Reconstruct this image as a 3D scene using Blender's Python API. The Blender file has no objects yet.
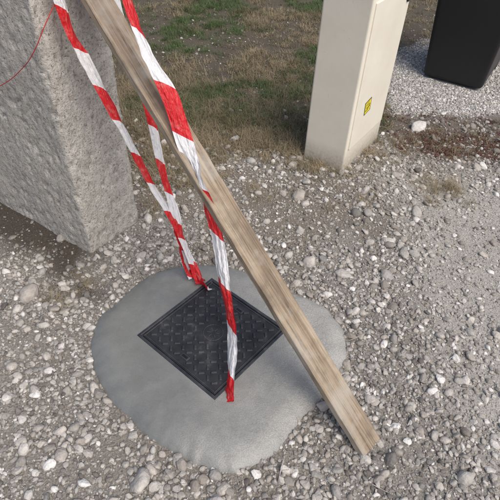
import bpy, bmesh, math, random
import numpy as np
from mathutils import Vector, Matrix, noise, Euler
random.seed(7); rng=np.random.default_rng(7)
scene=bpy.context.scene
def link(o,parent=None):
    scene.collection.objects.link(o)
    if parent: o.parent=parent
    return o
# ---------------------------------------------------------------- noise
T=rng.random((8,256,256))
def vn(x,y,k=0):
    x=np.asarray(x,float);y=np.asarray(y,float)
    xi=np.floor(x).astype(int);yi=np.floor(y).astype(int);fx=x-xi;fy=y-yi
    fx=fx*fx*(3-2*fx);fy=fy*fy*(3-2*fy);t=T[k%8]
    a=t[xi%256,yi%256];b=t[(xi+1)%256,yi%256];c=t[xi%256,(yi+1)%256];d=t[(xi+1)%256,(yi+1)%256]
    return (a*(1-fx)+b*fx)*(1-fy)+(c*(1-fx)+d*fx)*fy
def fbm(x,y,k=0,o=4):
    s=0;a=.5;n=0
    for i in range(o):
        s=s+a*vn(x*2**i+i*17.3,y*2**i+i*9.1,k+i);n+=a;a*=.55
    return s/n
def ss(a,b,x):
    t=np.clip((x-a)/(b-a),0,1);return t*t*(3-2*t)
# ---------------------------------------------------------------- node helpers
def newmat(name):
    m=bpy.data.materials.new(name);m.use_nodes=True
    nt=m.node_tree;b=nt.nodes['Principled BSDF'];return m,nt,b
def N(nt,t): return nt.nodes.new(t)
def L(nt,a,b): nt.links.new(a,b)
def noiseN(nt,vec,scale,detail=4,rough=.55):
    n=N(nt,'ShaderNodeTexNoise');n.inputs['Scale'].default_value=scale;n.inputs['Detail'].default_value=detail;n.inputs['Roughness'].default_value=rough
    if vec: L(nt,vec,n.inputs['Vector'])
    return n.outputs['Fac']
def ramp(nt,fac,stops):
    r=N(nt,'ShaderNodeValToRGB');e=r.color_ramp.elements
    while len(e)<len(stops): e.new(.5)
    for i,(p,c) in enumerate(stops):
        e[i].position=p
        if not hasattr(c,'__len__'): c=(c,c,c)
        e[i].color=(*c,1)
    L(nt,fac,r.inputs['Fac']);return r.outputs['Color']
def mix(nt,f,a,b,mode='MIX'):
    m=N(nt,'ShaderNodeMix');m.data_type='RGBA';m.blend_type=mode
    for s,v in ((0,f),(6,a),(7,b)):
        if hasattr(v,'is_output'): L(nt,v,m.inputs[s])
        else: m.inputs[s].default_value=v if s==0 else (*v,1)
    return m.outputs[2]
def bump(nt,h,strength,dist,prev=None):
    b=N(nt,'ShaderNodeBump');b.inputs['Strength'].default_value=strength;b.inputs['Distance'].default_value=dist
    L(nt,h,b.inputs['Height'])
    if prev: L(nt,prev,b.inputs['Normal'])
    return b.outputs['Normal']
def attr(nt,name,typ='GEOMETRY'):
    a=N(nt,'ShaderNodeAttribute');a.attribute_name=name;a.attribute_type=typ;return a.outputs['Fac']
def math_(nt,op,a,b=None):
    m=N(nt,'ShaderNodeMath');m.operation=op
    for i,v in enumerate((a,b)):
        if v is None: continue
        if hasattr(v,'is_output'): L(nt,v,m.inputs[i])
        else: m.inputs[i].default_value=v
    return m.outputs[0]
def geo(nt): return N(nt,'ShaderNodeNewGeometry').outputs['Position']
def objc(nt): return N(nt,'ShaderNodeTexCoord').outputs['Object']
# ---------------------------------------------------------------- layout (metres)
PATCH=[(-.604,1.147),(-.605,1.255),(-.538,1.365),(-.433,1.523),(-.289,1.596),(-.086,1.59),(.06,1.53),(.179,1.455),(.323,1.38),(.396,1.278),(.402,1.157),(.354,1.056),(.290,.957),(.197,.858),(.161,.784),(.079,.707),(-.014,.664),(-.125,.677),(-.261,.740),(-.395,.835),(-.517,.957),(-.580,1.058)]
PC=np.array((-.10,1.15))
CVX,CVY,CVA,HS=-.128,1.197,math.radians(51),.207
pa=np.array(PATCH)-PC
ang=np.arctan2(pa[:,1],pa[:,0]);rad=np.hypot(pa[:,0],pa[:,1]);o=np.argsort(ang);ang=ang[o];rad=rad[o]
tg_=np.linspace(-np.pi,np.pi,721)[:-1];rg=np.interp(tg_,np.r_[ang-2*np.pi,ang,ang+2*np.pi],np.r_[rad,rad,rad])
kr=np.hanning(31);kr/=kr.sum();rg=np.convolve(np.r_[rg[-15:],rg,rg[:15]],kr,'valid')
def patch_r(th):
    r=np.interp(th,np.r_[tg_-2*np.pi,tg_,tg_+2*np.pi],np.r_[rg,rg,rg])
    return r+.020*(fbm(np.cos(th)*4+20,np.sin(th)*4+20,2)-.5)+.008*(vn(np.cos(th)*18+50,np.sin(th)*18+50,3)-.5)
def H(x,y):
    near=1-ss(6,12,np.abs(np.asarray(y)))
    return (.030*(fbm(x*1.3+40,y*1.3+40,0)-.5)+.014*(fbm(x*6+40,y*6+40,1,3)-.5))*near
def lightg_mask(x,y):
    n=(fbm(x*3+10,y*3+30,5)-.5)*.35
    return ss(.86,1.0,x+n)*ss(3.08,3.2,y+n)*(1-ss(4.0,4.2,y+n-(x-1)*.9))
def grass_mask(x,y):
    bd=np.where(x<.5,2.40,2.40+(np.clip(x,.5,1.05)-.5)*1.5)
    bd=np.where(x>1.05,3.275+0*x,bd)+(fbm(x*2.2+70,y*2.2+70,4)-.5)*.9+(fbm(x*9,y*9,2)-.5)*.35
    g=ss(-.20,.24,y-bd)
    return g*(1-lightg_mask(x,y))
def red_mask(x,y):
    n=(fbm(x*2.5+90,y*2.5+3,6)-.5)*.5
    return ss(.72,.9,x+n)*ss(2.5,2.75,y+n)*(1-ss(3.1,3.3,y+n))
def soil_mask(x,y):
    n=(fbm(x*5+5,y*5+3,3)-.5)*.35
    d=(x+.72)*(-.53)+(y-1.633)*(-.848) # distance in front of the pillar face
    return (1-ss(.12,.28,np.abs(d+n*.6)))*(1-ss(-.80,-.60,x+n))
def brown_mask(x,y):
    return ss(.46,.64,fbm(x*1.9+61,y*1.9+22,4))*(1-grass_mask(x,y))*(.35+.65*ss(1.3,1.8,y))
def path_mask(x,y):
    n=(fbm(x*2+15,y*2+33,3)-.5)*.5
    return ss(.55,.95,x+n-(y-1.2)*-.05)*(1-ss(2.2,2.6,y))
# ---------------------------------------------------------------- ground sheet
def axis(a,b,st,far):
    c=list(np.arange(a,b+1e-6,st));g=st;v=c[-1]
    while v<far: g*=1.35;v+=g;c.append(v)
    g=st;v=c[0]
    while v>-far: g*=1.35;v-=g;c.insert(0,v)
    return np.array(c)
xs=axis(-3,3.6,.025,250);ys=axis(.1,6,.025,250)
X,Y=np.meshgrid(xs,ys);Z=H(X,Y)
nx,ny=len(xs),len(ys)
me=bpy.data.meshes.new('ground')
vs=np.stack([X.ravel(),Y.ravel(),Z.ravel()],1)
idx=np.arange(nx*ny).reshape(ny,nx)
fc=np.stack([idx[:-1,:-1].ravel(),idx[:-1,1:].ravel(),idx[1:,1:].ravel(),idx[1:,:-1].ravel()],1)
me.from_pydata(vs.tolist(),[],fc.tolist())
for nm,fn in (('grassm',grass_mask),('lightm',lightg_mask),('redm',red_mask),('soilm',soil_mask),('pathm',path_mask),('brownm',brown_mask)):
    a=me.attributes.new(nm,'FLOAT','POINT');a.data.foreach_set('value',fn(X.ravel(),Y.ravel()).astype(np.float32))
me.polygons.foreach_set('use_smooth',[True]*len(me.polygons))
ground=link(bpy.data.objects.new('ground',me))
m,nt,b=newmat('ground_mat');P=geo(nt)
fine=noiseN(nt,P,150,3,.7);midn=noiseN(nt,P,9,3,.6)
c=ramp(nt,fine,[(.3,(.09,.085,.076)),(.5,(.22,.207,.184)),(.72,(.39,.368,.333))])
c=mix(nt,math_(nt,'MULTIPLY',midn,.5),c,(.18,.158,.13))
pathc=ramp(nt,fine,[(.3,(.19,.18,.163)),(.5,(.335,.318,.287)),(.7,(.475,.455,.418))])
c=mix(nt,attr(nt,'pathm'),c,pathc)
c=mix(nt,math_(nt,'MULTIPLY',attr(nt,'brownm'),.65),c,ramp(nt,fine,[(.3,(.07,.056,.042)),(.7,(.23,.19,.145))]))
grc=ramp(nt,fine,[(.3,(.025,.02,.014)),(.5,(.08,.065,.045)),(.75,(.17,.142,.105))])
c=mix(nt,attr(nt,'grassm'),c,grc)
c=mix(nt,attr(nt,'lightm'),c,ramp(nt,fine,[(.3,(.2,.2,.2)),(.7,(.45,.45,.45))]))
c=mix(nt,math_(nt,'MULTIPLY',attr(nt,'redm'),.8),c,ramp(nt,fine,[(.3,(.05,.037,.027)),(.7,(.17,.13,.10))]))
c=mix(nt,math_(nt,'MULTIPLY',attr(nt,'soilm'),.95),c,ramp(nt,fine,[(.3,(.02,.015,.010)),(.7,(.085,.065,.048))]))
L(nt,c,b.inputs['Base Color']);b.inputs['Roughness'].default_value=.95
L(nt,bump(nt,fine,.9,.007),b.inputs['Normal']);me.materials.append(m)
# ---------------------------------------------------------------- scatter helper
def scatter(name,pts,rots,scl,tone,idx,coll):
    n=len(pts);me=bpy.data.meshes.new(name);me.vertices.add(n)
    me.vertices.foreach_set('co',np.asarray(pts,np.float32).ravel())
    a=me.attributes.new('rot','FLOAT_VECTOR','POINT');a.data.foreach_set('vector',np.asarray(rots,np.float32).ravel())
    a=me.attributes.new('scl','FLOAT','POINT');a.data.foreach_set('value',np.asarray(scl,np.float32))
    a=me.attributes.new('tone','FLOAT','POINT');a.data.foreach_set('value',np.asarray(tone,np.float32))
    a=me.attributes.new('idx','INT','POINT');a.data.foreach_set('value',np.asarray(idx,np.int32))
    o=link(bpy.data.objects.new(name,me))
    g=bpy.data.node_groups.new(name+'_scatter','GeometryNodeTree')
    g.interface.new_socket('Geometry',in_out='INPUT',socket_type='NodeSocketGeometry')
    g.interface.new_socket('Geometry',in_out='OUTPUT',socket_type='NodeSocketGeometry')
    gi=g.nodes.new('NodeGroupInput');go=g.nodes.new('NodeGroupOutput')
    ip=g.nodes.new('GeometryNodeInstanceOnPoints');ci=g.nodes.new('GeometryNodeCollectionInfo')
    ci.inputs['Collection'].default_value=coll;ci.inputs['Separate Children'].default_value=True;ci.inputs['Reset Children'].default_value=True
    ip.inputs['Pick Instance'].default_value=True
    def na(nm,t):
        q=g.nodes.new('GeometryNodeInputNamedAttribute');q.data_type=t;q.inputs['Name'].default_value=nm
        return [s for s in q.outputs if s.enabled and s.name=='Attribute'][0]
    er=g.nodes.new('FunctionNodeEulerToRotation')
    l=g.links.new
    l(gi.outputs[0],ip.inputs['Points']);l(ci.outputs[0],ip.inputs['Instance'])
    l(na('idx','INT'),ip.inputs['Instance Index']);l(na('rot','FLOAT_VECTOR'),er.inputs[0]);l(er.outputs[0],ip.inputs['Rotation'])
    l(na('scl','FLOAT'),ip.inputs['Scale']);l(ip.outputs[0],go.inputs[0])
    md=o.modifiers.new('scatter','NODES');md.node_group=g
    return o
# ---------------------------------------------------------------- gravel
m_st,nt,b=newmat('stone_mat')
t=attr(nt,'tone','INSTANCER');oc=objc(nt)
c=ramp(nt,t,[(0,(.09,.088,.084)),(.2,(.19,.184,.174)),(.45,(.32,.309,.29)),(.7,(.43,.413,.385)),(.88,(.55,.533,.503)),(1,(.71,.70,.68))])
h=math_(nt,'FRACT',math_(nt,'MULTIPLY',t,37.7))
c=mix(nt,math_(nt,'MULTIPLY',h,.32),c,(.29,.22,.16))
nn=noiseN(nt,oc,3,3,.65)
c=mix(nt,.7,c,ramp(nt,nn,[(.3,.6),(.55,1.0),(.75,1.2)]),'MULTIPLY')
L(nt,c,b.inputs['Base Color']);b.inputs['Roughness'].default_value=.82
L(nt,bump(nt,nn,.25,.06),b.inputs['Normal'])
stones=bpy.data.collections.new('stone_shapes')
for i in range(14):
    bm=bmesh.new();sc=Vector((1,random.uniform(.6,.95),random.uniform(.42,.75)))
    if i%2==0:
        bmesh.ops.create_icosphere(bm,subdivisions=2,radius=.5)
        off=Vector((i*7.1,i*3.3,0))
        for v in bm.verts:
            d=v.co.normalized();k=1+.38*noise.fractal(d*1.1+off,1,2,2)+.04*noise.noise(d*3+off)
            v.co=Vector((d.x*sc.x,d.y*sc.y,d.z*sc.z))*.5*k
    else:
        for k in range(15):
            d=Vector((random.gauss(0,1),random.gauss(0,1),random.gauss(0,1))).normalized()*.5*random.uniform(.85,1.1)
            bm.verts.new((d.x*sc.x,d.y*sc.y,d.z*sc.z))
        bmesh.ops.convex_hull(bm,input=bm.verts)
        bmesh.ops.delete(bm,geom=[v for v in bm.verts if not v.link_faces],context='VERTS')
        bmesh.ops.bevel(bm,geom=bm.edges[:],offset=.045,segments=1,affect='EDGES',profile=.6)
    me=bpy.data.meshes.new('stone');bm.to_mesh(me);bm.free()
    me.polygons.foreach_set('use_smooth',[i%2==0]*len(me.polygons));me.materials.append(m_st)
    stones.objects.link(bpy.data.objects.new('stone',me))
def in_rot_rect(x,y,cx,cy,a,u0,u1,v0,v1):
    dx=x-cx;dy=y-cy;u=dx*math.cos(a)+dy*math.sin(a);v=-dx*math.sin(a)+dy*math.cos(a)
    return (u>u0)&(u<u1)&(v>v0)&(v<v1)
PA=math.radians(58);CA=math.radians(57)
BX,BY=1.635,3.53
def blocked(x,y,mg=0.0):
    dx=x-PC[0];dy=y-PC[1];th=np.arctan2(dy,dx);r=np.hypot(dx,dy)
    bl=r<patch_r(th)-.018+mg
    bl|=in_rot_rect(x,y,-.72,1.633,PA,.0,.32,.0,.85)
    bl|=in_rot_rect(x,y,.50,2.405,CA,0,.48,0,.26)
    bl|=in_rot_rect(x,y,BX,BY,math.radians(60),0,.5,0,.44)
    return bl
def sample(n,lo,hi,x0,x1,y0,y1,dens,p=1.0):
    x=rng.uniform(x0,x1,n);y=rng.uniform(y0,y1,n);d=dens(x,y)
    s=lo+(hi-lo)*rng.random(n)**p
    k=(rng.random(n)<d)&~blocked(x,y,s*.35);return x[k],y[k],s[k]
def dens_f(x,y):
    g=grass_mask(x,y);r=red_mask(x,y);n=fbm(x*3,y*3,2)
    return np.clip((1-.9*g)*(1-.5*r)*(.45+1.0*n),0,1)*(1-.75*soil_mask(x,y))*(1-.3*brown_mask(x,y))
def dens_m(x,y):
    g=grass_mask(x,y);n=ss(.30,.66,fbm(x*2.6+3,y*2.6+8,1));p=path_mask(x,y)
    ring=1-ss(.05,.28,np.hypot(x-PC[0],y-PC[1])-.5)
    d=(1-.93*g)*(1-.6*red_mask(x,y))*(.34+.75*n+.3*ring)*(1-.60*p)*(1-.85*soil_mask(x,y))*(1-.4*brown_mask(x,y))
    return np.clip(d,0,1)*(1-.7*lightg_mask(x,y))
sets=[sample(85000,.004,.011,-1.9,2.2,.35,3.0,dens_f,1.5),
      sample(30000,.006,.014,-1.9,3.0,3.0,5.2,dens_f,1.3),
      sample(40000,.009,.024,.8,3.2,3.0,5.0,lightg_mask,1.3),
      sample(54000,.010,.027,-1.9,2.2,.35,3.0,dens_m,1.9),
      sample(12000,.012,.028,-2,3,3.0,5.2,dens_m,1.6),
      sample(8500,.022,.047,-1.9,2.2,.35,3.1,dens_m,1.9),
      sample(600,.045,.075,-1.9,2.2,.35,3.2,dens_m,1.9)]
x=np.concatenate([s[0] for s in sets]);y=np.concatenate([s[1] for s in sets]);s_=np.concatenate([s[2] for s in sets])
big=[(1.053,2.952,.12),(.242,2.139,.085),(.24,1.86,.07),(-.913,1.376,.105),(-.712,.736,.068),(-.308,.634,.10),(.662,1.80,.065),(.454,.958,.06),(.235,.704,.05),(.688,.819,.04),(-.53,.946,.052),(.422,1.578,.07),(.872,1.162,.05),(.609,2.219,.08),(.16,2.16,.06),(.29,2.27,.07),(-.36,.78,.045),(-.62,1.05,.04),(.45,1.36,.045),(-.35,1.72,.05),(.05,1.75,.045),(.18,1.68,.05),(.5,1.1,.045),(-.8,1.15,.05),(-1.0,1.05,.04),(.9,2.35,.06),(1.3,2.5,.07)]
x=np.r_[x,[q[0] for q in big]];y=np.r_[y,[q[1] for q in big]];s_=np.r_[s_,[q[2] for q in big]]
n=len(x);z=H(x,y)+s_*.10
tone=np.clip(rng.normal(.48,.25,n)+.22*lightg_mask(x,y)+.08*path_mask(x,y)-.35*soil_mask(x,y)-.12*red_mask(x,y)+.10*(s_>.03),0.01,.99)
tone[-len(big):]=.58+.28*rng.random(len(big));tone[-len(big)]=.88
rot=np.stack([rng.normal(0,.35,n),rng.normal(0,.35,n),rng.uniform(0,6.28,n)],1)
gravel=scatter('gravel',np.stack([x,y,z],1),rot,s_,tone,rng.integers(0,14,n),stones)
# ---------------------------------------------------------------- grass / plants
def tuft_coll(name,mat,nt_,nb,ln,spread,flat,wid):
    col=bpy.data.collections.new(name)
    for i in range(nt_):
        bm=bmesh.new()
        for k in range(nb):
            a=random.uniform(0,6.28);r=random.random()**.5*spread;base=Vector((r*math.cos(a),r*math.sin(a),-.003))
            a2=random.uniform(0,6.28);l=random.uniform(*ln);lean=random.uniform(.2,1.0)*flat;w=wid*random.uniform(.6,1.2)
            d=Vector((math.cos(a2),math.sin(a2),0));s=Vector((-d.y,d.x,0));prev=None;p=base.copy();el=math.radians(85)-lean*.5
            for j in range(5):
                ww=w*(1-j/4.3)
                v1=bm.verts.new(p+s*ww*.5);v2=bm.verts.new(p-s*ww*.5)
                if prev: bm.faces.new((prev[0],prev[1],v2,v1))
                prev=(v1,v2);p=p+(d*math.cos(el)+Vector((0,0,max(math.sin(el),-.25))))*l/4;el-=lean*.55
                if p.z<.002:p.z=.002
        me=bpy.data.meshes.new(name);bm.to_mesh(me);bm.free();me.materials.append(mat)
        col.objects.link(bpy.data.objects.new(name,me))
    return col
m_g,nt,b=newmat('grass_mat');t=attr(nt,'tone','INSTANCER')
c=ramp(nt,t,[(0,(.30,.24,.15)),(.3,(.17,.137,.08)),(.5,(.09,.09,.04)),(.75,(.06,.09,.028)),(1,(.08,.135,.038))])
L(nt,c,b.inputs['Base Color']);b.inputs['Roughness'].default_value=.7
tufts=tuft_coll('grass_tuft',m_g,7,30,(.02,.06),.03,1.4,.0026)
n=52000;x=rng.uniform(-3.2,3.8,n);y=2+6*rng.random(n)**1.3
g=grass_mask(x,y);dn=fbm(x*2.8+9,y*2.8+4,5)
k=(rng.random(n)<g*(.12+1.0*ss(.42,.64,dn)))&~blocked(x,y);x=x[k];y=y[k];n=len(x)
gr=ss(.40,.60,fbm(x*2.2+33,y*2.2+12,2))*ss(2.55,3.1,y)
tone=np.clip(gr*.66+rng.normal(.14,.17,n),0,1)
rot=np.stack([rng.normal(0,.15,n),rng.normal(0,.15,n),rng.uniform(0,6.28,n)],1)
scatter('grass',np.stack([x,y,H(x,y)],1),rot,rng.uniform(.5,1.5,n),tone,rng.integers(0,7,n),tufts)
straw=tuft_coll('straw_tuft',m_g,5,22,(.04,.12),.035,1.9,.0018)
n=4600;x=rng.uniform(-2,.9,n);y=rng.uniform(2.0,3.5,n);g=grass_mask(x,y)
k=(rng.random(n)<.6*g*(1-ss(3.0,3.5,y)*.6)+.06)&~blocked(x,y);x=x[k];y=y[k]
ex=[];ey=[]
for cx,cy,r,q in ((1.03,2.27,.15,44),(-.70,1.44,.09,9),(-.76,1.34,.07,6),(.3,2.42,.08,12),(.45,2.36,.06,6),(.75,2.6,.06,6),(-.5,1.98,.06,10),(.88,2.75,.1,12),(1.3,2.75,.35,34),(1.8,2.9,.3,20),(.02,2.15,.15,8),(1.28,1.0,.05,6)):
    for i in range(q): ex.append(cx+random.gauss(0,r*.6));ey.append(cy+random.gauss(0,r*.4))
x=np.r_[x,ex];y=np.r_[y,ey];n=len(x)
scatter('dry_grass',np.stack([x,y,H(x,y)+.004],1),np.stack([rng.normal(0,.2,n),rng.normal(0,.2,n),rng.uniform(0,6.28,n)],1),rng.uniform(.5,1.1,n),rng.uniform(0,.30,n),rng.integers(0,5,n),straw)
m_r,nt,b=newmat('red_leaf_mat');t=attr(nt,'tone','INSTANCER')
L(nt,ramp(nt,t,[(0,(.095,.033,.027)),(.5,(.115,.052,.038)),(.75,(.075,.07,.033)),(1,(.22,.165,.10))]),b.inputs['Base Color']);b.inputs['Roughness'].default_value=.7
redt=tuft_coll('red_leaf_clump',m_r,4,30,(.008,.028),.03,2.2,.005)
n=8000;x=rng.uniform(.6,3.2,n);y=rng.uniform(2.3,3.4,n)
k=(rng.random(n)<red_mask(x,y)*(.1+.9*ss(.42,.6,fbm(x*5,y*5,6))))&~blocked(x,y);x=x[k];y=y[k];n=len(x)
scatter('red_groundcover_plant',np.stack([x,y,H(x,y)],1),np.stack([rng.normal(0,.2,n),rng.normal(0,.2,n),rng.uniform(0,6.28,n)],1),rng.uniform(.6,1.2,n),rng.random(n),rng.integers(0,4,n),redt)
# ---------------------------------------------------------------- helpers for solids
def pybox(bm,cx,cy,cz,sx_,sy_,sz_,rz=0,tap=0):
    m4=Matrix.Translation((cx,cy,cz))@Matrix.Rotation(rz,4,'Z')
    r=bmesh.ops.create_cube(bm,size=1);q=tap*min(sx_,sy_)
    for v in r['verts']:
        e=q if v.co.z>0 else 0
        v.co=m4@Vector((v.co.x*(sx_-e),v.co.y*(sy_-e),v.co.z*sz_))
    return r['verts']
def mkobj(name,bm,mat,parent=None,bev=0,seg=2,smooth=False):
    bmesh.ops.recalc_face_normals(bm,faces=bm.faces)
    me=bpy.data.meshes.new(name);bm.to_mesh(me);bm.free();me.materials.append(mat)
    if smooth: me.polygons.foreach_set('use_smooth',[True]*len(me.polygons))
    o=link(bpy.data.objects.new(name,me),parent)
    if bev:
        md=o.modifiers.new('b','BEVEL');md.width=bev;md.segments=seg;md.limit_method='ANGLE'
    return o
# ---------------------------------------------------------------- wet concrete patch
nr,na=150,400
vs=[]
ths=np.linspace(-np.pi,np.pi,na,endpoint=False);R=patch_r(ths)
TOP=.038
for i in range(nr+1):
    f=i/nr;q=1-(1-f)**1.5
    r=R*q;xx=PC[0]+r*np.cos(ths);yy=PC[1]+r*np.sin(ths)
    edge=R-r
    prof=np.sqrt(np.clip(1-(1-np.clip(edge/.095,0,1))**2,0,1))
    dx=xx-CVX;dy=yy-CVY;u=np.abs(dx*math.cos(CVA)+dy*math.sin(CVA));v=np.abs(-dx*math.sin(CVA)+dy*math.cos(CVA))
    dc=np.maximum(u,v)-HS   # distance outside the cover frame
    lump=(.011*(fbm(xx*4+3,yy*4+3,3)-.5)+.003*(fbm(xx*16,yy*16,5,3)-.5))*ss(.0,.08,dc)
    zz=-.014+(TOP+.014)*prof+lump*prof-.03*(1-ss(-.03,-.006,dc))
    vs+=list(zip(xx.tolist(),yy.tolist(),zz.tolist()))
fs=[]
for i in range(nr):
    for j in range(na):
        a=i*na+j;b_=i*na+(j+1)%na;fs.append((a,a+na,b_+na,b_))
me=bpy.data.meshes.new('wet_concrete_patch');me.from_pydata(vs,[],fs)
me.polygons.foreach_set('use_smooth',[True]*len(me.polygons))
patch=link(bpy.data.objects.new('wet_concrete_patch',me))
m,nt,b=newmat('wet_concrete_mat');P=geo(nt)
sx=N(nt,'ShaderNodeSeparateXYZ');L(nt,P,sx.inputs[0])
n1=noiseN(nt,P,3.0,3,.55);n2=noiseN(nt,P,13,4,.6);n3=noiseN(nt,P,260,2,.6);n4=noiseN(nt,P,60,3,.6)
wet=math_(nt,'ADD',math_(nt,'MULTIPLY',sx.outputs['X'],-1.1),math_(nt,'MULTIPLY',n1,1.0))
wetf=ramp(nt,wet,[(.18,0.0),(.80,1.0)])
dry=ramp(nt,n2,[(.3,(.27,.268,.252)),(.7,(.345,.342,.322))]);wc=ramp(nt,n2,[(.3,(.145,.15,.145)),(.7,(.18,.186,.18))])
c=mix(nt,wetf,dry,wc)
spk=mix(nt,wetf,ramp(nt,n3,[(.3,.70),(.7,1.22)]),ramp(nt,n3,[(.3,.9),(.7,1.07)]))
c=mix(nt,1.0,c,spk,'MULTIPLY')
L(nt,c,b.inputs['Base Color'])
ro=ramp(nt,wetf,[(0,.58),(1,.28)]);L(nt,mix(nt,.4,ro,ramp(nt,n2,[(.3,.5),(.7,1.35)]),'MULTIPLY'),b.inputs['Roughness'])
nrm=bump(nt,n2,.18,.010)
def vbump(h,dist,s0,s1,prev):
    bs=N(nt,'ShaderNodeBump');bs.inputs['Distance'].default_value=dist;L(nt,h,bs.inputs['Height']);L(nt,prev,bs.inputs['Normal'])
    L(nt,math_(nt,'SUBTRACT',s0,math_(nt,'MULTIPLY',wetf,s0-s1)),bs.inputs['Strength']);return bs.outputs[0]
nrm=vbump(n4,.004,.6,.08,nrm);nrm=vbump(n3,.003,.6,.06,nrm)
L(nt,nrm,b.inputs['Normal']);me.materials.append(m)
# ---------------------------------------------------------------- manhole cover
def iron(name,c0,c1,c2,r0,r1):
    m,nt,b=newmat(name);P=geo(nt)
    n1=noiseN(nt,P,16,4,.65);n2=noiseN(nt,P,300,2,.6)
    L(nt,ramp(nt,n1,[(.32,c0),(.58,c1),(.76,c2)]),b.inputs['Base Color']);L(nt,ramp(nt,n1,[(.3,r0),(.7,r1)]),b.inputs['Roughness']);b.inputs['Metallic'].default_value=.05
    L(nt,bump(nt,n2,.35,.0015),b.inputs['Normal']);return m
m_i=iron('cast_iron_mat',(.009,.010,.012),(.020,.022,.026),(.07,.07,.07),.5,.75)
m_i2=iron('worn_iron_mat',(.018,.020,.025),(.038,.041,.048),(.10,.10,.10),.38,.58)
cov=link(bpy.data.objects.new('manhole_cover',None));cov.location=(CVX,CVY,.0015);cov.rotation_euler=(0,0,CVA)
w=.013
bm=bmesh.new();prof_=[(HS,-.02),(HS,.036),(HS-.002,.0385),(HS-w+.002,.0385),(HS-w,.0365),(HS-w,-.02)]
loops=[[bm.verts.new((sx_*d,sy_*d,z_)) for d,z_ in prof_] for sx_,sy_ in ((1,1),(-1,1),(-1,-1),(1,-1))]
for i in range(4):
    for j in range(5):
        bm.faces.new((loops[i][j],loops[(i+1)%4][j],loops[(i+1)%4][j+1],loops[i][j+1]))
mkobj('frame',bm,m_i2,cov)
bm=bmesh.new();S=HS-w-.003
pybox(bm,0,0,.022,2*S,2*S,.026)
mkobj('plate',bm,m_i,cov,.0015)
bm=bmesh.new()
pt=.035+.0012
for sx_,sy_,ww,hh in ((0,1,2*S-.004,.006),(0,-1,2*S-.004,.006),(1,0,.006,2*S-.018),(-1,0,.006,2*S-.018)):
    pybox(bm,sx_*(S-.006),sy_*(S-.006),pt,ww,hh,.0036,0,.3)
ng=11;st=(2*S-.03)/ng
for i in range(ng):
    for j in range(ng):
        cx=-S+.015+(i+.5)*st;cy=-S+.015+(j+.5)*st
        if math.hypot(cx,cy)<.052: continue
        if (abs(abs(cx)-S+.04)<.02 and abs(cy)<.03): continue
        a=math.radians(45 if (i+j)%2 else -45)
        pybox(bm,cx,cy,pt+.0010,.0250,.0120,.0066,a,.35)
for k in range(24):
    a=k/24*2*math.pi;pybox(bm,.038*math.cos(a),.038*math.sin(a),pt-.0004,.0105,.004,.0030,a+math.pi/2,.2)
for k in range(6):
    a=k/6*2*math.pi;pybox(bm,.017*math.cos(a),.017*math.sin(a),pt-.0004,.017,.005,.0030,a,.2)
mkobj('tread_bars',bm,m_i2,cov,.0008,1)
bm=bmesh.new()
for sx_ in (-1,1): pybox(bm,sx_*(S-.04),0,pt,.022,.040,.003,0,.15)
mkobj('lifting_slot_rims',bm,m_i2,cov,.0015)
m_d,nt,b=newmat('dark_hole_mat');b.inputs['Base Color'].default_value=(.004,.004,.004,1)
bm=bmesh.new()
for sx_ in (-1,1): pybox(bm,sx_*(S-.04),0,pt+.0012,.009,.026,.0022)
mkobj('lifting_slots',bm,m_d,cov)
# ---------------------------------------------------------------- concrete pillar
def rough_block(name,dims,r,amp,cuts,mat,loc,rz):
    bm=bmesh.new();bmesh.ops.create_cube(bm,size=2);bmesh.ops.subdivide_edges(bm,edges=bm.edges[:],cuts=cuts,use_grid_fill=True)
    hx,hy,hz=[d/2 for d in dims]
    for v in bm.verts:
        p=Vector((v.co.x*hx,v.co.y*hy,v.co.z*hz))
        rr=r*(1+1.2*noise.noise(p*9))+.002
        rr=max(rr,.004)
        q=Vector((max(-hx+rr,min(hx-rr,p.x)),max(-hy+rr,min(hy-rr,p.y)),max(-hz+rr,min(hz-rr,p.z))))
        d=(p-q)
        if d.length>1e-6: d.normalize();p=q+d*rr
        k=amp*(noise.fractal(p*4,1,2,3)*.9+noise.fractal(p*34,.8,2,2)*.34)
        pit=noise.noise(p*42+Vector((9,9,9)))
        if pit>.26:k-=(pit-.26)*.024
        v.co=p+d*k+Vector((hx,hy,hz))
    o=mkobj(name,bm,mat,smooth=True);o.location=loc;o.rotation_euler=(0,0,rz);return o
m,nt,b=newmat('rough_concrete_mat');P=geo(nt)
n1=noiseN(nt,P,3.5,3);n2=noiseN(nt,P,26,4,.7);n3=noiseN(nt,P,110,3,.75)
c=ramp(nt,n2,[(.28,(.29,.272,.245)),(.48,(.44,.42,.385)),(.7,(.54,.522,.488))])
c=mix(nt,math_(nt,'MULTIPLY',n1,.5),c,(.39,.37,.335))
c=mix(nt,.95,c,ramp(nt,n3,[(.31,.20),(.42,.85),(.7,1.18)]),'MULTIPLY')
L(nt,c,b.inputs['Base Color']);b.inputs['Roughness'].default_value=.92
nrm=bump(nt,n2,.5,.011);nrm=bump(nt,n3,.95,.006,nrm);L(nt,nrm,b.inputs['Normal'])
pillar=rough_block('concrete_pillar',(.312,.85,1.62),.018,.008,130,m,(-.72,1.633,-.06),PA)
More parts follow.
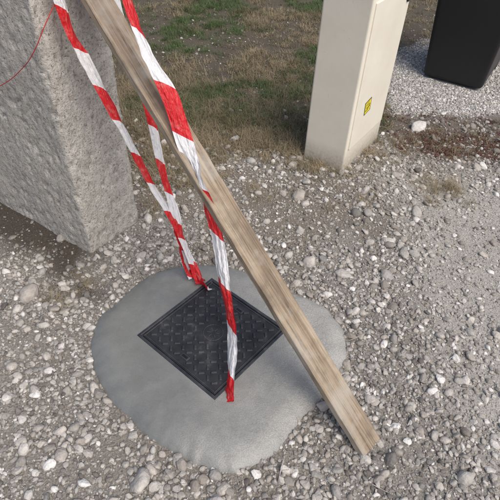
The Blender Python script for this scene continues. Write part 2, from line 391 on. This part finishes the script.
# ---------------------------------------------------------------- utility cabinet
m_c,nt,b=newmat('cream_plastic_mat');P=geo(nt)
sz=N(nt,'ShaderNodeSeparateXYZ');L(nt,P,sz.inputs[0])
n1=noiseN(nt,P,5,4,.6);n2=noiseN(nt,P,60,3,.7)
c=ramp(nt,n1,[(.3,(.69,.65,.55)),(.7,(.76,.725,.63))])
dirt=math_(nt,'MULTIPLY',ramp(nt,sz.outputs['Z'],[(.0,1.0),(.15,0.0)]),n2)
c=mix(nt,math_(nt,'MULTIPLY',dirt,1.6),c,(.27,.23,.18))
sp=ramp(nt,n2,[(.66,0.0),(.74,1.0)]);c=mix(nt,math_(nt,'MULTIPLY',sp,.25),c,(.3,.27,.22))
L(nt,c,b.inputs['Base Color']);b.inputs['Roughness'].default_value=.42
L(nt,bump(nt,noiseN(nt,P,35,2),.12,.004),b.inputs['Normal'])
cab=link(bpy.data.objects.new('utility_cabinet',None));cab.location=(.50,2.39,-.03);cab.rotation_euler=(0,0,CA)
Lx,Ly,Hc=.485,.255,.98
bm=bmesh.new();pybox(bm,Lx/2,Ly/2,Hc/2,Lx,Ly,Hc);mkobj('body',bm,m_c,cab,.010,3)
bm=bmesh.new();pybox(bm,Lx/2,-.003,Hc/2+.06,Lx-.05,.010,Hc-.22);mkobj('door',bm,m_c,cab,.004,3)
bm=bmesh.new();pybox(bm,Lx/2,Ly/2,Hc+.022,Lx+.03,Ly+.03,.045,0,.04);mkobj('lid',bm,m_c,cab,.01,3)
bm=bmesh.new()
bmesh.ops.create_cone(bm,segments=20,radius1=.014,radius2=.012,depth=.008,cap_ends=True,matrix=Matrix.Translation((Lx-.06,-.012,.86))@Matrix.Rotation(math.pi/2,4,'X'))
mkobj('door_lock',bm,m_d,cab)
m,nt,b=newmat('warning_sticker_mat');uvn=N(nt,'ShaderNodeTexCoord').outputs['Object']
sp=N(nt,'ShaderNodeSeparateXYZ');L(nt,uvn,sp.inputs[0])
ax=math_(nt,'ABSOLUTE',sp.outputs['X']);az=math_(nt,'ABSOLUTE',sp.outputs['Z'])
bord=math_(nt,'GREATER_THAN',math_(nt,'MAXIMUM',ax,az),.033)
txt=math_(nt,'MULTIPLY',math_(nt,'GREATER_THAN',noiseN(nt,uvn,85,1),.52),math_(nt,'LESS_THAN',math_(nt,'MAXIMUM',ax,az),.026))
c=mix(nt,math_(nt,'MAXIMUM',bord,txt),(.8,.68,.02),(.03,.03,.02))
L(nt,c,b.inputs['Base Color']);b.inputs['Roughness'].default_value=.4
bm=bmesh.new();pybox(bm,0,0,0,.076,.0012,.076);st=mkobj('warning_sticker',bm,m,cab);st.location=(.17,-.0095,.375);st.rotation_euler=(0,math.radians(-8),0)
# ---------------------------------------------------------------- wheelie bin
m_b,nt,b=newmat('black_plastic_mat');P=geo(nt)
b.inputs['Base Color'].default_value=(.012,.012,.014,1);b.inputs['Roughness'].default_value=.45
L(nt,bump(nt,noiseN(nt,P,200,2),.1,.001),b.inputs['Normal'])
bn=link(bpy.data.objects.new('waste_bin',None));bn.location=(BX,BY,0);bn.rotation_euler=(0,0,math.radians(60))
def frus(bm,x0,x1,y0,y1,z0,z1,f):
    r=bmesh.ops.create_cube(bm,size=1)['verts']
    for v in r:
        e=f if v.co.z>0 else 0
        X_=(x0-e) if v.co.x<0 else (x1+e);Y_=(y0-e) if v.co.y<0 else (y1+e)
        v.co=Vector((X_,Y_,z0 if v.co.z<0 else z1))
bm=bmesh.new();frus(bm,0,.46,0,.44,.01,.92,.055);mkobj('body',bm,m_b,bn,.03,4)
bm=bmesh.new();frus(bm,-.075,.535,-.075,.515,.90,.95,0);mkobj('rim',bm,m_b,bn,.012,3)
bm=bmesh.new();frus(bm,-.085,.56,-.085,.525,.952,1.0,-.03);mkobj('lid',bm,m_b,bn,.02,3)
bm=bmesh.new()
for yy in (.02,.42):
    bmesh.ops.create_cone(bm,segments=32,radius1=.1,radius2=.1,depth=.05,cap_ends=True,matrix=Matrix.Translation((.52,yy,.1))@Matrix.Rotation(math.pi/2,4,'X'))
mkobj('wheels',bm,m_b,bn,.008,2)
bm=bmesh.new();bmesh.ops.create_cone(bm,segments=16,radius1=.014,radius2=.014,depth=.4,cap_ends=True,matrix=Matrix.Translation((.60,.22,.93))@Matrix.Rotation(math.pi/2,4,'X'))
mkobj('handle',bm,m_b,bn)
# ---------------------------------------------------------------- plank
A=Vector((.42,.785,.0));B=Vector((-.53,1.70,1.075));a=(B-A).normalized()
w=Vector((.66,.75,0));w=(w-a*w.dot(a)).normalized();nrm_=w.cross(a)
if nrm_.z<0:nrm_=-nrm_
LN=(B-A).length*1.10;W_=.094;TH=.027
bm=bmesh.new()
nl=160
def sect(t):
    l=t*LN;wob=.0012*noise.noise(Vector((l*9,0,0)));bow=.004*math.sin(math.pi*t)
    pts=[]
    r=.002
    for (yy,zz) in ((-W_/2+r,0),(0,0),(W_/2-r,0),(W_/2,r),(W_/2,TH-r),(W_/2-r,TH),(W_/4,TH),(0,TH),(-W_/4,TH),(-W_/2+r,TH),(-W_/2,TH-r),(-W_/2,r)):
        k=.0020*noise.noise(Vector((l*14,yy*40,zz*40)))
        pts.append(Vector((l,yy+wob+(k if abs(yy)>W_/3 else 0),zz+k*.5-bow)))
    return pts
rings=[[bm.verts.new(p) for p in sect(i/nl)] for i in range(nl+1)]
for v in rings[0]: v.co.x+=.0015*noise.noise(v.co*40)
for i in range(nl):
    for j in range(12):
        bm.faces.new((rings[i][j],rings[i][(j+1)%12],rings[i+1][(j+1)%12],rings[i+1][j]))
bm.faces.new(rings[0][::-1]);bm.faces.new(rings[-1])
m,nt,b=newmat('weathered_wood_mat');oc=objc(nt)
mp=N(nt,'ShaderNodeMapping');mp.inputs['Scale'].default_value=(1.2,26,26);L(nt,oc,mp.inputs['Vector'])
mp2=N(nt,'ShaderNodeMapping');mp2.inputs['Scale'].default_value=(5,190,190);L(nt,oc,mp2.inputs['Vector'])
g1=noiseN(nt,mp.outputs[0],1.6,5,.6);g2=noiseN(nt,mp2.outputs[0],1,4,.7);g3=noiseN(nt,oc,8,5,.65)
c=ramp(nt,g1,[(.3,(.16,.115,.077)),(.5,(.275,.215,.152)),(.7,(.365,.305,.23))])
c=mix(nt,.95,c,ramp(nt,g2,[(.3,.35),(.5,1.0),(.7,1.25)]),'MULTIPLY')
c=mix(nt,math_(nt,'MULTIPLY',ramp(nt,g3,[(.5,0.0),(.66,1.0)]),.5),c,(.39,.37,.33))
c=mix(nt,math_(nt,'MULTIPLY',ramp(nt,g3,[(.34,1.0),(.48,0.0)]),.55),c,(.10,.078,.058))
L(nt,c,b.inputs['Base Color']);b.inputs['Roughness'].default_value=.88
nrm=bump(nt,g2,.7,.002);nrm=bump(nt,g1,.4,.003,nrm);L(nt,nrm,b.inputs['Normal'])
plank=mkobj('wooden_plank',bm,m)
M=Matrix((a,w,nrm_)).transposed().to_4x4();M.translation=A+Vector((0,0,-.004));plank.matrix_world=M
# ---------------------------------------------------------------- barrier tape
m_t,nt,b=newmat('barrier_tape_mat')
uv=N(nt,'ShaderNodeUVMap');sp=N(nt,'ShaderNodeSeparateXYZ');L(nt,uv.outputs[0],sp.inputs[0])
vv=math_(nt,'ADD',sp.outputs['Y'],math_(nt,'MULTIPLY',sp.outputs['X'],.05))
fr=math_(nt,'FRACT',math_(nt,'DIVIDE',vv,.33))
dn_=noiseN(nt,geo(nt),45,3,.7)
c=mix(nt,math_(nt,'LESS_THAN',fr,.5),(.76,.76,.78),(.60,.012,.018))
c=mix(nt,math_(nt,'MULTIPLY',ramp(nt,dn_,[(.5,0.0),(.8,1.0)]),.35),c,(.42,.38,.33))
L(nt,c,b.inputs['Base Color']);b.inputs['Roughness'].default_value=.42
tr=N(nt,'ShaderNodeBsdfTranslucent');L(nt,c,tr.inputs['Color']);ms=N(nt,'ShaderNodeMixShader');ms.inputs[0].default_value=.2
out=nt.nodes['Material Output'];L(nt,b.outputs[0],ms.inputs[1]);L(nt,tr.outputs[0],ms.inputs[2]);L(nt,ms.outputs[0],out.inputs[0])
crk=N(nt,'ShaderNodeMapping');crk.inputs['Scale'].default_value=(2.6,12,1);L(nt,uv.outputs[0],crk.inputs['Vector'])
L(nt,bump(nt,noiseN(nt,crk.outputs[0],2.5,3),.9,.010),b.inputs['Normal'])
tape=link(bpy.data.objects.new('barrier_tape',None))
def cr(p0,p1,p2,p3,t):
    return .5*((2*p1)+(-p0+p2)*t+(2*p0-5*p1+4*p2-p3)*t*t+(-p0+3*p1-3*p2+p3)*t**3)
VD=Vector((0,-.73,.68))
def ribbon(name,way,phase,width=.072,seed=0,kv=1.0):
    pts=[(np.array(q[:3]),q[3]) for q in way];P_=[pts[0]]+pts+[pts[-1]];co=[];tw=[]
    for i in range(1,len(P_)-2):
        for k in range(16):
            t=k/16;co.append(Vector(cr(P_[i-1][0],P_[i][0],P_[i+1][0],P_[i+2][0],t)));tw.append(float(cr(P_[i-1][1],P_[i][1],P_[i+1][1],P_[i+2][1],t)))
    co.append(Vector(pts[-1][0]));tw.append(pts[-1][1])
    bm=bmesh.new();uvl=bm.loops.layers.uv.new('UVMap');rows=[];s=phase;K=12
    for i,p in enumerate(co):
        tg=(co[min(i+1,len(co)-1)]-co[max(i-1,0)]).normalized()
        if i: s+=(co[i]-co[i-1]).length*kv
        t_=tw[i]+20*noise.noise(Vector((s*9,seed*1.7,3)))
        wv=tg.cross(VD).normalized();wv=Matrix.Rotation(math.radians(t_),3,tg)@wv;nv=tg.cross(wv)
        row=[]
        fold=.5+.5*noise.noise(Vector((i*.08,seed*3.1,0)))
        for j in range(K+1):
            u=j/K-.5
            crease=abs(((u*2.5+.3*noise.noise(Vector((i*.05,seed,7))))%1)-.5)
            cur=.012*abs(u)*2*fold+.007*crease+.004*math.cos(u*math.pi)*math.sin(i*.15+seed)+.0036*noise.noise(Vector((i*.3,u*5,seed)))
            uu=u*(1-.30*fold)
            row.append((bm.verts.new(p+wv*(uu*width)+nv*cur),u,s))
        rows.append(row)
    for i in range(len(rows)-1):
        for j in range(K):
            q=(rows[i][j],rows[i][j+1],rows[i+1][j+1],rows[i+1][j]);f=bm.faces.new([z[0] for z in q])
            for lp,z in zip(f.loops,q): lp[uvl].uv=(z[1],z[2])
    mkobj(name,bm,m_t,tape,smooth=True)
ribbon('front_strand',[(-.056,.90,.045,-50),(-.053,.925,.052,-50),(-.051,1.0,.116,-50),(-.056,1.06,.235,-46),(-.08,1.12,.369,-42),(-.104,1.19,.484,-38),(-.134,1.25,.58,-38),(-.176,1.31,.672,-66),(-.213,1.36,.75,-10),(-.266,1.43,.896,12),(-.332,1.49,1.007,52),(-.383,1.55,1.127,70),(-.46,1.69,1.35,60),(-.53,1.79,1.50,40),(-.57,1.85,1.58,20)],.068,.060,seed=1)
ribbon('left_strand',[(-.20,1.44,.05,60),(-.216,1.47,.06,60),(-.255,1.50,.187,62),(-.305,1.53,.307,58),(-.376,1.56,.45,54),(-.441,1.59,.595,58),(-.5,1.61,.734,52),(-.554,1.63,.858,40),(-.604,1.65,.971,52),(-.63,1.66,1.084,50),(-.665,1.67,1.3,50),(-.69,1.68,1.57,40)],.0375,.048,seed=3,kv=1.27)
ribbon('rear_strand',[(-.19,1.455,.055,62),(-.235,1.49,.075,60),(-.281,1.52,.221,58),(-.31,1.56,.355,50),(-.342,1.6,.483,56),(-.373,1.65,.648,50),(-.419,1.70,.871,55),(-.475,1.75,1.064,50),(-.52,1.80,1.3,50),(-.56,1.86,1.57,40)],.12,.052,seed=5,kv=1.27)
ribbon('tail_end',[(-.262,1.50,.15,20),(-.225,1.475,.078,40),(-.205,1.44,.056,60),(-.18,1.415,.054,75),(-.165,1.40,.056,80)],-.02,.045,seed=8)
ribbon('loose_end',[(-.275,1.515,.19,-20),(-.262,1.495,.12,-30),(-.245,1.475,.078,-35),(-.235,1.462,.060,-40)],.01,.045,seed=11)
# red cord across the pillar
cu=bpy.data.curves.new('red_cord','CURVE');cu.dimensions='3D';cu.bevel_depth=.0014;sp=cu.splines.new('BEZIER')
cp=[(-.632,1.672,1.10),(-.68,1.62,1.02),(-.728,1.612,.945),(-.83,1.685,.84),(-.97,1.768,.735),(-1.2,1.91,.62)]
sp.bezier_points.add(len(cp)-1)
for q,p in zip(sp.bezier_points,cp): q.co=p;q.handle_left_type=q.handle_right_type='AUTO'
m,nt,b=newmat('red_cord_mat');b.inputs['Base Color'].default_value=(.45,.02,.02,1);L(nt,bump(nt,noiseN(nt,geo(nt),900,2),.5,.001),b.inputs['Normal']);cu.materials.append(m)
link(bpy.data.objects.new('red_cord',cu))
# ---------------------------------------------------------------- light
az=math.radians(-50);el=math.radians(54)
d=Vector((math.cos(az)*math.cos(el),math.sin(az)*math.cos(el),math.sin(el)))
sl=bpy.data.lights.new('sun','SUN');sl.energy=2.2;sl.angle=math.radians(44);sl.color=(1,.97,.93)
so=link(bpy.data.objects.new('sun',sl));so.rotation_euler=d.to_track_quat('Z','Y').to_euler();so.location=d*30
wd=bpy.data.worlds.new('World');scene.world=wd;wd.use_nodes=True;nt=wd.node_tree
sk=nt.nodes.new('ShaderNodeTexSky');sk.sky_type='NISHITA';sk.sun_disc=False;sk.sun_elevation=el;sk.sun_rotation=math.pi/2-az;sk.dust_density=5;sk.air_density=1.0
bg=nt.nodes['Background'];bg.inputs[1].default_value=.15;nt.links.new(sk.outputs[0],bg.inputs[0])
# ---------------------------------------------------------------- camera
th=math.radians(43);ph=math.radians(2.67)
f=Vector((0,math.cos(th),-math.sin(th)));r0=Vector((1,0,0));u0=Vector((0,math.sin(th),math.cos(th)))
r=r0*math.cos(ph)+u0*math.sin(ph);u=u0*math.cos(ph)-r0*math.sin(ph)
cam=bpy.data.cameras.new('camera');cam.lens=36;cam.sensor_width=36;cam.clip_start=.05;cam.clip_end=1000
co=link(bpy.data.objects.new('camera',cam));M=Matrix((r,u,-f)).transposed().to_4x4();M.translation=(0,0,1.6);co.matrix_world=M
scene.camera=co
scene.view_settings.view_transform='Standard';scene.view_settings.look='None';scene.view_settings.exposure=0
